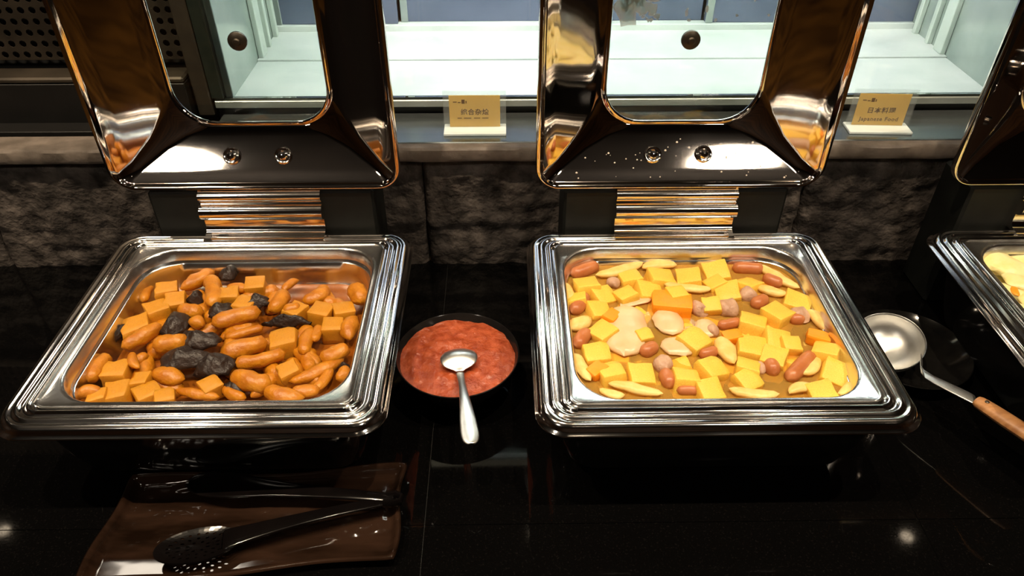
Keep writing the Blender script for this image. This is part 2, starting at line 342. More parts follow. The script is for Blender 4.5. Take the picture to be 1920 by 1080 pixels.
for (x, y) in ((-2.4, -1.6), (0.2, -2.0), (2.4, -1.6)):
    downlight(x, y, DOWN_W * 1.6, 'small round warm downlight in the ceiling over the golden floor')
def pendant(x, y, z, r, label):
    e = empty('pendant_lamp', label, 'pendant lamp', (x, y, z), 'globe pendants in the dining room')
    g = [(r * math.sin(R(a)), -r * math.cos(R(a))) for a in range(1, 165, 9)]
    obj('globe', lathe(g, 24), M['globe'], e)
    obj('socket', lathe([(0.001, r * 1.25), (0.035, r * 1.2), (0.045, r * 0.92), (0.001, r * 0.9)], 20), M['brass'], e)
    obj('cable', tube([(0, 0, r * 1.2), (0, 0, 2.6 - z)], 0.004, 8), M['black'], e)
pendant(-1.50, -0.95, 2.12, 0.14, 'cream globe pendant lamp left of the aisle')
pendant(1.06, -0.95, 2.12, 0.14, 'cream globe pendant lamp right of the aisle')
for (px_, py_, hx, hy, lb_) in ((-1.56, 1.90, 0.30, 0.15, 'narrow cream light panel in the ceiling beyond the vent cabinet'), (-0.86, 2.49, 0.32, 0.14, 'wide cream light panel in the ceiling beyond the display case')):
    lp = empty('ceiling_light_panel', lb_, 'ceiling light', (px_, py_, 2.6), 'ceiling light panels')
    obj('diffuser', box(-hx, hx, -hy, hy, -0.012, -0.004), M['panel'], lp, smooth=False)
    obj('frame', join(box(-hx - 0.03, hx + 0.03, -hy - 0.03, -hy - 0.001, -0.016, 0), box(-hx - 0.03, hx + 0.03, hy + 0.001, hy + 0.03, -0.016, 0), box(-hx - 0.03, -hx - 0.001, -hy, hy, -0.016, 0), box(hx + 0.001, hx + 0.03, -hy, hy, -0.016, 0)), M['brass'], lp, smooth=False)

# ================================================================== CHAFING DISHES
OW, OH, OYC = 0.340, 0.300, 0.0          # pan opening
RZ = 0.150
def dish_meshes():
    D = {}
    sec = lambda w_, h_, r, z, n=7: [(x, y, z) for x, y in rr(w_, h_, r, n)]
    off = lambda o, r, z: sec(OW + 2 * o, OH + 2 * o * 0.92, r, z)
    D['body'] = mesh('body', *loft([sec(0.30, 0.25, 0.03, 0.018), sec(0.33, 0.28, 0.035, 0.019), sec(0.352, 0.30, 0.035, 0.026), sec(0.37, 0.318, 0.035, 0.06), sec(0.388, 0.336, 0.035, 0.115), sec(0.392, 0.34, 0.035, 0.1374), sec(0.388, 0.336, 0.035, 0.1374), sec(0.384, 0.332, 0.035, 0.115), sec(0.366, 0.314, 0.035, 0.06), sec(0.348, 0.296, 0.035, 0.029), sec(0.30, 0.25, 0.03, 0.022)], True, True), M['body'])
    prof = [(0.0108, 0.012, 0.1375), (0.0108, 0.012, 0.1490), (0.0125, 0.013, 0.1478), (0.0135, 0.014, 0.1500), (0.0150, 0.015, 0.1526), (0.0170, 0.016, 0.1530), (0.0186, 0.018, 0.1508), (0.0198, 0.019, 0.1488), (0.0222, 0.021, 0.1488), (0.0236, 0.022, 0.1510),
            (0.0254, 0.024, 0.1524), (0.0276, 0.026, 0.1520), (0.0292, 0.027, 0.1496), (0.0306, 0.028, 0.1490), (0.0322, 0.029, 0.1506), (0.0346, 0.031, 0.1504), (0.0372, 0.033, 0.1484), (0.0394, 0.034, 0.1446), (0.0404, 0.035, 0.1412), (0.0428, 0.036, 0.1400), (0.0434, 0.036, 0.1386), (0.0415, 0.035, 0.1376), (0.0120, 0.02, 0.1372)]
    D['rim'] = mesh('rim_frame', *loft([off(0.0108 + (p[0] - 0.0108) * 1.235, p[1], p[2]) for p in prof], ring=True), M['chrome'], angle=60)
    D['foot'] = mesh('foot', *lathe([(0.001, 0), (0.012, 0), (0.013, 0.003), (0.013, 0.020), (0.001, 0.020)], 14), M['black'])
    # pan: flange, basin wall, bottom
    wall = [(0.0104, 0.012, 0.1496), (0.0104, 0.012, 0.1518), (0.0096, 0.013, 0.1524), (0.0084, 0.014, 0.1518), (0.0076, 0.015, 0.1509), (0.0025, 0.050, 0.1506), (0.0008, 0.0525, 0.1500), (-0.0010, 0.053, 0.1475), (-0.0025, 0.053, 0.1300), (-0.003, 0.053, 0.1285), (-0.0045, 0.053, 0.1275), (-0.006, 0.053, 0.110), (-0.008, 0.053, 0.098), (-0.014, 0.050, 0.089), (-0.024, 0.045, 0.0855), (-0.04, 0.04, 0.085)]
    outer = [(-0.040, 0.04, 0.084), (-0.023, 0.045, 0.0845), (-0.0130, 0.05, 0.0880), (-0.0068, 0.053, 0.098), (-0.0005, 0.053, 0.1465), (0.0025, 0.05, 0.1498), (0.0100, 0.012, 0.1496)]
    D['pan'] = mesh('food_pan', *join(loft([off(*p) for p in wall], False, True), loft([off(*p) for p in outer], True, False)), M['pan'], angle=50)
    # lid (open, vertical). local: x, y = depth behind the rim plane, z = height above the lid's lower edge
    LW, LH, WW, WH = 0.414, 0.394, 0.226, 0.244; WZ = 0.075 + WH / 2
    def lsec(t, dep, r, g=0.0):
        a = LW + (WW - LW) * t + 2 * g; b = LH + (WH - LH) * t + 2 * g; cz = LH / 2 + (WZ - LH / 2) * t
        return [(x, dep, z) for x, z in rr(a, b, r, 8, 0, cz)]
    inn = [(-0.010, 0.008, 0.034), (-0.014, 0.003, 0.035), (0.0, -0.001, 0.034), (0.035, -0.001, 0.032), (0.058, 0.0005, 0.028), (0.082, 0.0045, 0.022), (0.11, 0.0070, 0.018), (0.30, 0.0190, 0.016), (0.60, 0.0365, 0.022), (0.80, 0.0475, 0.036), (0.90, 0.0525, 0.046), (0.96, 0.0545, 0.050), (1.0, 0.0565, 0.050)]
    ext = [(1.0, 0.0595, 0.050), (0.90, 0.0555, 0.046), (0.80, 0.0505, 0.036), (0.60, 0.0395, 0.022), (0.30, 0.0220, 0.016), (0.10, 0.0098, 0.020), (0.06, 0.006, 0.028), (0.01, 0.006, 0.034)]
    D['lid'] = mesh('lid', *loft([lsec(t, d, r) for t, d, r in inn + ext], ring=True), M['lid'], angle=60)
    D['trim'] = mesh('window_trim', *loft([lsec(t, d, 0.052) for t, d in ((0.985, 0.0560), (1.0, 0.0530), (1.035, 0.0525), (1.05, 0.0550), (1.05, 0.0585), (0.985, 0.0598))], ring=True), M['lid'], angle=60)
    D['glass'] = mesh('window_glass', *loft([lsec(1.045, d, 0.05) for d in (0.0560, 0.0582)], True, True), M['glass'], smooth=False)
    kn = rot_axis(lathe([(0.0005, 0.010), (0.004, 0.0095), (0.0055, 0.0075), (0.010, 0.0065), (0.0128, 0.004), (0.0130, 0.0), (0.0005, 0.0)], 20), 'X', math.pi / 2)
    D['knob'] = mesh('knob_bolt', *move(kn, (0, 0.0559, WZ)), M['brass'])
    D['handle'] = mesh('knob_cap', *join(move(rot_axis(lathe([(0.0005, -0.006), (0.008, -0.006), (0.010, -0.004), (0.010, 0), (0.0005, 0)], 18), 'X', math.pi / 2), (0, 0.0584, WZ))), M['chrome'])
    bt = lathe([(0.0128, 0.0), (0.0128, 0.0022), (0.0110, 0.0036), (0.0088, 0.0024), (0.0075, 0.0024), (0.0070, 0.0050), (0.0050, 0.0072), (0.0018, 0.0080), (0.0003, 0.0081)], 22)
    D['bolt'] = mesh('hinge_bolt', *bt, M['chrome'], angle=30)
    # hinge
    D['housing'] = mesh('hinge_housing', *box(-0.165, 0.165, 0.200, 0.285, 0.0, 0.218, 0.004), M['housing'])
    arc = lambda cy, cz, r, a0, a1, n=8: [(cy + r * math.cos(R(a0 + (a1 - a0) * i / n)), cz + r * math.sin(R(a0 + (a1 - a0) * i / n))) for i in range(n + 1)]
    def ext_x(P, hw): return loft([[(x, y, z) for y, z in P] for x in (-hw, -hw + 0.001, hw - 0.001, hw)], True, True)
    D['plate'] = mesh('hinge_plate', *ext_x([(0.168, 0.1515), (0.172, 0.1535), (0.182, 0.1545), (0.189, 0.157), (0.192, 0.163), (0.192, 0.176), (0.204, 0.176), (0.204, 0.150), (0.168, 0.150)], 0.0885), M['chrome'], angle=50)
    D['barrel'] = mesh('hinge_barrel', *ext_x(arc(0.1925, 0.1885, 0.0125, 0, 360, 20)[:-1], 0.0890), M['chrome'], angle=50)
    D['barrel2'] = mesh('hinge_leaf', *ext_x([(0.196, 0.2000), (0.1925, 0.2045)] + arc(0.1965, 0.2120, 0.0072, 250, 100, 8) + [(0.200, 0.2230), (0.210, 0.2320), (0.216, 0.2310), (0.204, 0.2140), (0.204, 0.2000)], 0.0885), M['chrome'], angle=50)
    return D
DM = dish_meshes()
LIDY, LIDZ = 0.197, 0.224
def chafing_dish(cx, cy, label, panlabel):
    e = empty('chafing_dish', label, 'chafing dish', (cx, cy, 0), 'chafing dishes on the counter')
    link('body', DM['body'], e); link('rim_frame', DM['rim'], e)
    for x in (-0.13, 0.13):
        for y in (-0.105, 0.105): link('foot', DM['foot'], e, (x, y, 0))
    link('hinge_housing', DM['housing'], e); link('hinge_plate', DM['plate'], e); link('hinge_barrel', DM['barrel'], e); link('hinge_leaf', DM['barrel2'], e)
    l = link('lid', DM['lid'], e, (0, LIDY, LIDZ))
    link('window_trim', DM['trim'], l); link('window_glass', DM['glass'], l); link('knob_bolt', DM['knob'], l); link('knob_cap', DM['handle'], l)
    for x in (-0.037, 0.037): link('hinge_bolt', DM['bolt'], l, (x, 0.0306, 0.0375), (R(57), 0, 0))
    p = link('food_pan', DM['pan'], None, (cx, cy, 0)); tag(p, panlabel, 'food pan', 'steel food pans in the chafing dishes')
    return e, l
CL, CR, C3 = (-0.355, 0.748), (0.255, 0.744), (0.857, 0.746)
dishL, lidL = chafing_dish(*CL, 'polished steel chafing dish of braised fish rolls and black fungus, lid open', 'steel pan holding the orange braised rolls and black fungus')
dishR, lidR = chafing_dish(*CR, 'polished steel chafing dish of yellow tofu soup, lid open', 'steel pan holding the yellow tofu and sausage soup')
dish3, lid3 = chafing_dish(*C3, 'polished steel chafing dish of pale potato slices beyond the ladle plate, lid open', 'steel pan holding the pale potato slices')

# dried splashes on the inside of the right lid and wet frost on its glass
rnd = random.Random(3)
def blob_disc(cx, cz, r, y, jag=0.25, n=9, seed=0, ex=1.0):
    P = []
    for j in range(n):
        a = 2 * math.pi * j / n; q = r * (1 + jag * (rnd.random() - 0.5) * 2); P.append((cx + q * math.cos(a), cz + q * ex * math.sin(a)))
    V = [(x, y, z) for x, z in P] + [(cx + (x - cx) * 0.8, y - 0.0006, cz + (z - cz) * 0.8) for x, z in P]
    return V, [tuple(range(n, 2 * n))[::-1]] + [(j, (j + 1) % n, n + (j + 1) % n, n + j)[::-1] for j in range(n)]
WZ = 0.197
parts = []
for i in range(40): parts.append(blob_disc(rnd.uniform(-0.105, -0.050), rnd.uniform(WZ + 0.028, WZ + 0.105), rnd.uniform(0.004, 0.013), 0.0559, 0.5))
for i in range(9): parts.append(blob_disc(rnd.uniform(-0.105, -0.035), WZ + 0.020 + rnd.random() * 0.012, rnd.uniform(0.0015, 0.004), 0.0559, 0.5))
for i in range(18): parts.append(blob_disc(rnd.uniform(-0.02, 0.105), rnd.uniform(WZ + 0.024, WZ + 0.10), rnd.uniform(0.001, 0.0026), 0.0559, 0.2, ex=rnd.choice((1, 1, 2.2))))
fr = obj('wet_frost', join(*parts), M['frost'], lidR, smooth=False); fr['kind'] = 'stuff'; fr['label'] = 'white wet smear and droplets on the lid glass'
parts = []
lid_prof = [(0.082, 0.0045), (0.11, 0.0070), (0.30, 0.0190), (0.60, 0.0365), (0.80, 0.0475), (0.90, 0.0525)]
def lid_depth(t):
    for (a, da), (b, db) in zip(lid_prof, lid_prof[1:]):
        if a <= t <= b: return da + (db - da) * (t - a) / (b - a)
    return 0.05
for i in range(46):
    t = rnd.uniform(0.14, 0.75); z = 0.075 * t; x = rnd.uniform(-0.17, 0.17) * (1 - 0.4 * t); d = lid_depth(t); r = rnd.uniform(0.0006, 0.0019)
    parts.append(([Vector(v) + Vector((x, d - 0.0004, z)) for v in lathe([(0.0002, -r), (r, 0), (0.0002, r)], 7)[0]], lathe([(0.0002, -r), (r, 0), (0.0002, r)], 7)[1]))
ds = obj('dried_splash', join(*parts), M['drop'], lidR); ds['kind'] = 'stuff'; ds['label'] = 'small dried food splashes on the lid steel'

# ================================================================== FOOD
def where(p):
    if p.z > 0.2 or p.z < 0.07: return ''
    cx, cy = min((CL, CR, C3), key=lambda c: abs(c[0] - p.x)); dx = (p.x - cx) / 0.165; dy = (p.y - cy) / 0.145
    nx_ = {CL[0]: ('far from the sauce bowl', 'by the sauce bowl'), CR[0]: ('by the sauce bowl', 'by the ladle'), C3[0]: ('by the ladle', 'far from the ladle')}[cx]
    side_ = '' if abs(dx) < 0.33 else (nx_[0] if dx < 0 else nx_[1])
    row_ = 'hinge' if dy > 0.36 else ('counter edge' if dy < -0.36 else '')
    if not side_ and not row_: return ' mid-pan'
    if side_ and row_: return ', pan corner ' + side_ + ' and ' + row_
    return ', pan side ' + (side_ or 'by the ' + row_)
def sized(v, small, big, names): return names[0] if v < small else (names[2] if v > big else names[1])
def food(name, VF, m, c, label, cat, group, angle=60):
    V = [Vector(v) - c for v in VF[0]]
    ln = max(math.hypot(a.x - b.x, a.y - b.y) for a in V[:12] for b in V[-12:])
    return tag(obj(name, (V, VF[1]), m, None, c, angle=angle), sized(ln, 0.032, 0.055, ('short ', '', 'long ')) + label + where(c), cat, group)
def roll_mesh(p0, p1, r, bow=0.0, lump=0.10, taper=0.25, flat=1.0, n=12, m=11, seed=0.0, bowz=0.0):
    d = p1 - p0; side = Vector((-d.y, d.x, 0)).normalized() if d.length else Vector((0, 1, 0)); S = []; path = []; rad = []
    for i in range(m + 1):
        u = i / m; k = 4 * u * (1 - u)
        e = min(u, 1 - u) * d.length / r
        ra = r * (math.sqrt(max(0.0, 1 - (1 - min(1, e)) ** 2)) * 0.97 + 0.03) * (1 - taper * abs(2 * u - 1) ** 2)
        path.append(p0 + d * u + side * bow * k + Vector((0, 0, bowz * k))); rad.append(ra)
    V, Fc = tube(path, rad, n, True, flat)
    V = [v + (v - path[min(i // n, m)]) * lump * 2.2 * noise.noise(v * 75 + Vector((seed, seed * 2, 0))) for i, v in enumerate(V)]
    return V, Fc
def cube_variant(seed, sx_, sy_, sz_, rnd_=0.16, m='tofu', lump=0.05, nn=4):
    V = []; Fc = []; key = {}
    def vid(p):
        k = tuple(round(c, 4) for c in p)
        if k not in key:
            q = Vector(p); inner = Vector([max(-(1 - rnd_), min(1 - rnd_, c)) for c in q]); dd = q - inner
            if dd.length > 1e-6: q = inner + dd.normalized() * rnd_
            q = Vector((q.x * sx_, q.y * sy_, q.z * sz_)) * 0.5
            q += q * lump * 2.5 * noise.noise(q * 2.3 + Vector((seed * 3.3, seed, 0)))
            key[k] = len(V); V.append(q)
        return key[k]
    g = [-1, -(1 - rnd_ * 0.4), -0.4, 0.4, 1 - rnd_ * 0.4, 1]
    for a in range(3):
        for s in (-1, 1):
            for i in range(5):
                for j in range(5):
                    q = []
                    for (ii, jj) in ((i, j), (i + 1, j), (i + 1, j + 1), (i, j + 1)):
                        p = [0, 0, 0]; p[a] = s; p[(a + 1) % 3] = g[ii]; p[(a + 2) % 3] = g[jj]; q.append(vid(p))
                    Fc.append(tuple(q) if s > 0 else tuple(q[::-1]))
    return mesh(m + '_cube', V, Fc, M[m], angle=50)
frnd = random.Random(11)
def put_cube(vars_, name, px, py, z, size_px, label, cat, group, rz=None, tilt=8, sink=0.5):
    p = at(px, py, z); s = size_px * px2m(p)
    o = link(name, frnd.choice(vars_), None, (p.x, p.y, z - s * sink), (R(frnd.uniform(-tilt, tilt)), R(frnd.uniform(-tilt, tilt)), R(frnd.uniform(-40, 40)) if rz is None else R(rz)), (s, s, s * 0.92))
    return tag(o, sized(s, 0.034, 0.041, ('small ', '', 'large ')) + label + where(p), cat, group)

# ---- left dish: braised fish rolls, tofu cubes and black fungus in gravy
gv = obj('gravy', loft([[(x, y, z) for x, y in rr(wd, wd - 0.040, 0.05, 7)] for wd, z in ((0.300, 0.0858), (0.3215, 0.0930))], True, True), M['gravy'], None, (CL[0], CL[1], 0))
tag(gv, 'shiny brown gravy under the braised rolls', 'gravy', None, 'stuff')
rolls = [(338, 543, 404, 505, 15), (393, 518, 396, 574, 15), (282, 530, 267, 566, 9), (227, 652, 302, 608, 15), (285, 651, 352, 645, 18), (286, 696, 347, 711, 18), (166, 716, 204, 664, 15),
         (396, 609, 490, 584, 18), (338, 577, 382, 583, 15), (352, 604, 380, 611, 13), (246, 692, 280, 666, 11), (415, 665, 502, 640, 18), (438, 684, 536, 660, 14), (420, 633, 494, 612, 9),
         (503, 583, 530, 547, 15), (532, 545, 561, 525, 9), (566, 564, 615, 541, 14), (653, 539, 676, 568, 17), (657, 637, 670, 593, 17), (569, 664, 584, 617, 13), (598, 670, 653, 649, 15),
         (540, 716, 646, 668, 14), (437, 700, 510, 719, 18), (497, 727, 572, 745, 18), (586, 732, 619, 690, 11), (630, 712, 645, 688, 12), (328, 730, 412, 744, 10), (420, 725, 462, 746, 11),
         (140, 744, 190, 738, 12), (150, 690, 175, 660, 12), (115, 730, 135, 690, 12), (250, 660, 262, 690, 10), (470, 745, 500, 735, 9), (545, 735, 600, 728, 12), (590, 640, 600, 610, 10), (225, 575, 250, 555, 12), (530, 585, 565, 575, 12), (430, 535, 465, 540, 12)]
for i, (x0, y0, x1, y1, r) in enumerate(rolls):
    z = 0.112 + 0.004 * math.sin(i * 2.3) + (0.004 if r > 16 else 0)
    a, b = at(x0, y0, z), at(x1, y1, z); rm = r * px2m(a) * 0.95
    food('fish_roll', roll_mesh(a, b, rm * 1.08, frnd.uniform(-0.007, 0.007), 0.13, frnd.choice((0.05, 0.15, 0.35, 0.6)), frnd.uniform(0.8, 1.0), seed=i * 1.3), M['roll'], (a + b) / 2 - Vector((0, 0, rm)), 'orange-brown fried fish roll', 'fish roll', 'fish rolls in the braised dish')
for i in range(34):                          # rolls lying lower in the heap
    x = CL[0] + frnd.uniform(-0.125, 0.125); y = CL[1] + frnd.uniform(-0.115, 0.105); an = frnd.uniform(0, 3.14); L = frnd.uniform(0.018, 0.032); d = Vector((math.cos(an) * L, math.sin(an) * L, 0)); c = Vector((x, y, 0.0985))
    food('fish_roll', roll_mesh(c - d, c + d, 0.0115, frnd.uniform(-0.004, 0.004), 0.13, frnd.choice((0.1, 0.3, 0.6)), seed=50 + i), M['roll'], c - Vector((0, 0, 0.0115)), 'orange-brown fried fish roll', 'fish roll', 'fish rolls in the braised dish')
tv = [cube_variant(k, 1, 1, 1, 0.22, 'tofu', 0.07) for k in range(5)]
for (x, y, s, rz) in [(309, 536, 40, 20), (326, 556, 38, 15), (291, 572, 42, 35), (254, 602, 50, 25), (214, 688, 46, 3), (217, 727, 48, 8), (263, 706, 34, 0), (272, 730, 46, 40), (305, 738, 36, 20), (391, 716, 38, 44), (428, 545, 34, 10), (457, 563, 38, -20),
                      (476, 526, 38, 8), (600, 576, 42, -15), (642, 575, 40, 20), (622, 604, 40, 3), (531, 628, 50, 12), (540, 687, 38, 30), (553, 575, 38, -30), (180, 738, 36, 15)]:
    put_cube(tv, 'tofu_cube', x, y, 0.121, s, 'golden braised tofu cube', 'tofu cube', 'tofu cubes in the braised dish', rz)
def fungus(px, py, rx, ry, z, seed, rz=0):
    p = at(px, py, z); s = px2m(p); V = []; Fc = []; n = 16; mrings = 7
    for i in range(mrings + 1):
        f = i / mrings
        for j in range(n):
            a = 2 * math.pi * j / n; q = 1 + 0.35 * noise.noise(Vector((math.cos(a) * 1.6, math.sin(a) * 1.6, seed)))
            x = rx * s * f * q * math.cos(a); y = ry * s * 1.35 * f * q * math.sin(a)
            zz = 0.010 * (1 - f * f) + 0.007 * noise.noise(Vector((x * 90, y * 90, seed))) - 0.006 * f
            c, sn = math.cos(R(rz)), math.sin(R(rz)); V.append(Vector((p.x + x * c - y * sn, p.y + x * sn + y * c, z + zz)))
    for i in range(mrings):
        for j in range(n): k = (j + 1) % n; Fc.append((i * n + j, (i + 1) * n + j, (i + 1) * n + k, i * n + k))
    o = food('fungus_piece', (V, Fc), M['fungus'], Vector((p.x, p.y, z)), 'dark wrinkled black fungus piece', 'black fungus', 'black fungus pieces in the braised dish')
    sd = o.modifiers.new('thick', 'SOLIDIFY'); sd.thickness = 0.005; sd.offset = -1
for k, a in enumerate([(428, 510, 18, 14, 0.118, 0), (215, 628, 12, 34, 0.112, -25), (222, 585, 14, 12, 0.114, 0), (328, 603, 28, 26, 0.117, 0), (372, 632, 42, 18, 0.121, -12), (343, 668, 52, 20, 0.124, 0), (402, 678, 42, 22, 0.124, -20), (412, 578, 24, 16, 0.116, 30),
                      (480, 562, 26, 14, 0.116, 20), (535, 600, 44, 9, 0.114, 0), (366, 556, 16, 12, 0.112, 0), (437, 722, 26, 16, 0.112, 0), (385, 690, 24, 14, 0.118, 10), (645, 690, 14, 10, 0.112, 0)]):
    fungus(a[0], a[1], a[2], a[3], a[4], k * 1.7, a[5])

# ---- right dish: yellow tofu soup
SZ = 0.1215
sp = obj('broth', loft([[(x, y, z) for x, y in rr(wd, wd - 0.0405, 0.052, 7)] for wd, z in ((0.312, 0.0870), (0.322, 0.098), (0.3285, 0.118), (0.3295, SZ + 0.0012))], True, True), M['soup'], None, (CR[0], CR[1], 0))
tag(sp, 'clear amber broth around the yellow tofu cubes', 'soup', None, 'stuff')
ev = [cube_variant(k + 10, 1, 1, 1, 0.17, 'egg', 0.05) for k in range(5)]
G = 'in the tofu soup'
for (x, y, s, rz) in [(1101, 530, 44, 10), (1129, 548, 42, 30), (1182, 516, 40, 12), (1237, 515, 48, 5), (1295, 514, 44, -5), (1215, 540, 46, 6), (1120, 576, 42, 18), (1176, 548, 36, 25), (1132, 617, 44, 40), (1120, 658, 48, 8), (1148, 694, 46, 15), (1201, 696, 46, 3), (1287, 704, 46, -4), (1303, 632, 50, 38),
                      (1209, 624, 28, 20), (1335, 686, 48, 25), (1330, 724, 46, 15), (1335, 566, 32, 0), (1345, 502, 44, 3), (1367, 540, 44, -2), (1345, 527, 36, 20), (1406, 530, 40, 35), (1495, 560, 48, -25), (1459, 582, 48, 35), (1412, 600, 48, -20), (1455, 630, 46, -8), (1484, 640, 34, 0), (1409, 645, 52, -12),
                      (1453, 662, 44, -28), (1403, 684, 42, -20), (1403, 706, 44, 30), (1553, 654, 46, -30), (1567, 690, 52, -25), (1545, 729, 46, 8), (1085, 556, 34, 0), (1270, 545, 34, 15)]:
    put_cube(ev, 'tofu_cube', x, y, 0.1345 + 0.003 * math.sin(x * 1.7 + y), s * 1.04, 'soft yellow tofu cube', 'tofu cube', 'yellow tofu cubes ' + G, rz, 17, 0.45)
lrnd = random.Random(21)
for i in range(20):
    p = Vector((CR[0] + lrnd.uniform(-0.118, 0.118), CR[1] + lrnd.uniform(-0.095, 0.095), 0.122)); s_ = lrnd.uniform(0.024, 0.029)
    o = link('tofu_cube', lrnd.choice(ev), None, (p.x, p.y, p.z - 0.5 * s_), (R(lrnd.uniform(-15, 15)), R(lrnd.uniform(-15, 15)), R(lrnd.uniform(0, 90))), (s_, s_, s_))
    tag(o, 'submerged soft yellow tofu cube' + where(p), 'tofu cube', 'yellow tofu cubes ' + G)
cv = [cube_variant(k + 20, 1, 0.75, 0.55, 0.12, 'carrot', 0.08) for k in range(3)]
for (x, y, s, rz) in [(1262, 564, 74, -12), (1148, 590, 36, 50), (1119, 690, 36, 40), (1374, 627, 34, 10), (1534, 628, 40, -20)]:
    put_cube(cv, 'carrot_chunk', x, y, 0.1335, s, 'bright orange carrot chunk', 'carrot', 'carrot chunks ' + G, rz, 10, 0.2)
for i, (x0, y0, x1, y1, r) in enumerate([(1070, 515, 1122, 497, 13), (1072, 587, 1099, 553, 14), (1081, 651, 1105, 620, 14), (1204, 665, 1233, 648, 14), (1242, 694, 1256, 726, 15), (1268, 732, 1310, 733, 10), (1372, 502, 1433, 505, 12), (1430, 518, 1469, 533, 11), (1410, 573, 1439, 559, 13), (1345, 611, 1389, 602, 10), (1440, 675, 1451, 702, 15), (1476, 712, 1522, 662, 15), (1310, 665, 1345, 655, 11), (1480, 600, 1510, 598, 12)]):
    z = 0.127; a, b = at(x0, y0, z), at(x1, y1, z); rm = r * px2m(a)
    food('sausage', roll_mesh(a, b, rm, frnd.uniform(-0.002, 0.002), 0.05, 0.1, seed=i + 90), M['sausage'], (a + b) / 2 - Vector((0, 0, rm)), 'reddish-brown cocktail sausage', 'sausage', 'sausages ' + G)
for i, (x, y, r) in enumerate([(1312, 580, 19), (1364, 578, 22), (1403, 554, 18), (1498, 592, 20), (1243, 683, 20), (1150, 530, 14), (1335, 620, 14), (1425, 690, 12)]):
    z = 0.126; c = at(x, y, z); rm = r * px2m(c); d = Vector((rm * 0.95, 0.2 * rm, 0))
    food('meat_piece', roll_mesh(c - d, c + d, rm, 0, 0.22, 0.05, 0.8, seed=i + 130), M['meat'], c - Vector((0, 0, rm * 0.8)), 'lumpy pinkish-grey meat piece', 'meat piece', 'meat pieces ' + G)
for i, (x0, y0, x1, y1, r) in enumerate([(1172, 572, 1170, 668, 36), (1236, 580, 1262, 628, 27), (1238, 650, 1310, 655, 26), (1163, 574, 1222, 560, 11), (1308, 600, 1330, 632, 24)]):
    z = 0.1262; a, b = at(x0, y0, z), at(x1, y1, z); rm = r * px2m(a)
    food('radish_slice', roll_mesh(a, b, rm, 0.003, 0.10, 0.2, 0.32, seed=i + 150), M['radish'], (a + b) / 2 - Vector((0, 0, rm * 0.32)), 'flat pale translucent radish slice', 'radish slice', 'radish slices ' + G)
for i, (x0, y0, x1, y1, r) in enumerate([(1116, 516, 1206, 491, 13), (1204, 503, 1270, 497, 12), (1243, 531, 1336, 541, 11), (1058, 530, 1076, 570, 14), (1068, 617, 1109, 596, 17), (1077, 662, 1108, 714, 13), (1135, 715, 1244, 738, 12), (1124, 728, 1172, 740, 10), (1423, 496, 1500, 540, 12), (1418, 535, 1477, 550, 12), (1512, 580, 1554, 622, 14), (1352, 630, 1377, 682, 18), (1366, 728, 1462, 738, 13), (1532, 668, 1500, 700, 13), (1480, 738, 1530, 728, 12), (1590, 715, 1570, 738, 9)]):
    z = 0.128; a, b = at(x0, y0, z), at(x1, y1, z); rm = r * px2m(a)
    food('fish_cake_strip', roll_mesh(a, b, rm, frnd.uniform(-0.007, 0.007), 0.12, 0.55, 0.6, seed=i + 170), M['fishcake'], (a + b) / 2 - Vector((0, 0, rm * 0.6)), 'pale curved fish cake strip', 'fish cake', 'fish cake strips ' + G)

# ---- far right dish: pale potato slices
prnd = random.Random(5)
def slice_mesh(c, L, W, T, rz, seed, tilt=0):
    d = Vector((math.cos(rz), math.sin(rz), math.sin(tilt))) * L
    return roll_mesh(c - d, c + d, W, 0.004, 0.14, 0.35, T, seed=seed)
spots = [(1876, 497, 52, 33, -50, 0.128), (1905, 530, 30, 20, -60, 0.131), (1893, 548, 34, 18, -40, 0.125), (1940, 500, 44, 26, -30, 0.126), (1950, 560, 44, 26, 20, 0.126), (1930, 590, 40, 22, -35, 0.126)]
for i, (x, y, L, W, rz, z) in enumerate(spots):
    c = at(x, y, z); s = px2m(c)
    food('potato_slice', slice_mesh(c, L * s, W * s, 0.4, R(rz), i + 200), M['potato'], c - Vector((0, 0, W * s * 0.4)), 'pale yellow potato slice', 'potato slice', 'potato slices in the far right dish')
for i in range(26):
    c = Vector((C3[0] + prnd.uniform(-0.10, 0.13), C3[1] + prnd.uniform(-0.11, 0.10), prnd.uniform(0.100, 0.117)))
    food('potato_slice', slice_mesh(c, prnd.uniform(0.02, 0.035), prnd.uniform(0.014, 0.022), 0.45, prnd.uniform(0, 3.1), i + 230), M['potato'], c - Vector((0, 0, 0.008)), 'pale yellow potato slice', 'potato slice', 'potato slices in the far right dish')
for i, (x, y) in enumerate([(1913, 478), (1908, 545), (1918, 500)]):
    c = at(x, y, 0.130); food('leaf_piece', slice_mesh(c, 0.013, 0.005, 0.4, i * 1.2, i + 260), M['leaf'] if i != 1 else M['carrot'], c - Vector((0, 0, 0.002)), 'orange vegetable shred on the potato slices' if i == 1 else 'green leaf shred on the potato slices', 'vegetable shred', 'vegetable shreds on the potato slices')
obp = obj('potato_bed', loft([[(x, y, z) for x, y in rr(wd, wd - 0.040, 0.05, 7)] for wd, z in ((0.300, 0.0858), (0.322, 0.098))], True, True), M['potato'], None, (C3[0], C3[1], 0))
tag(obp, 'pale sauce under the potato slices', 'sauce', None, 'stuff')

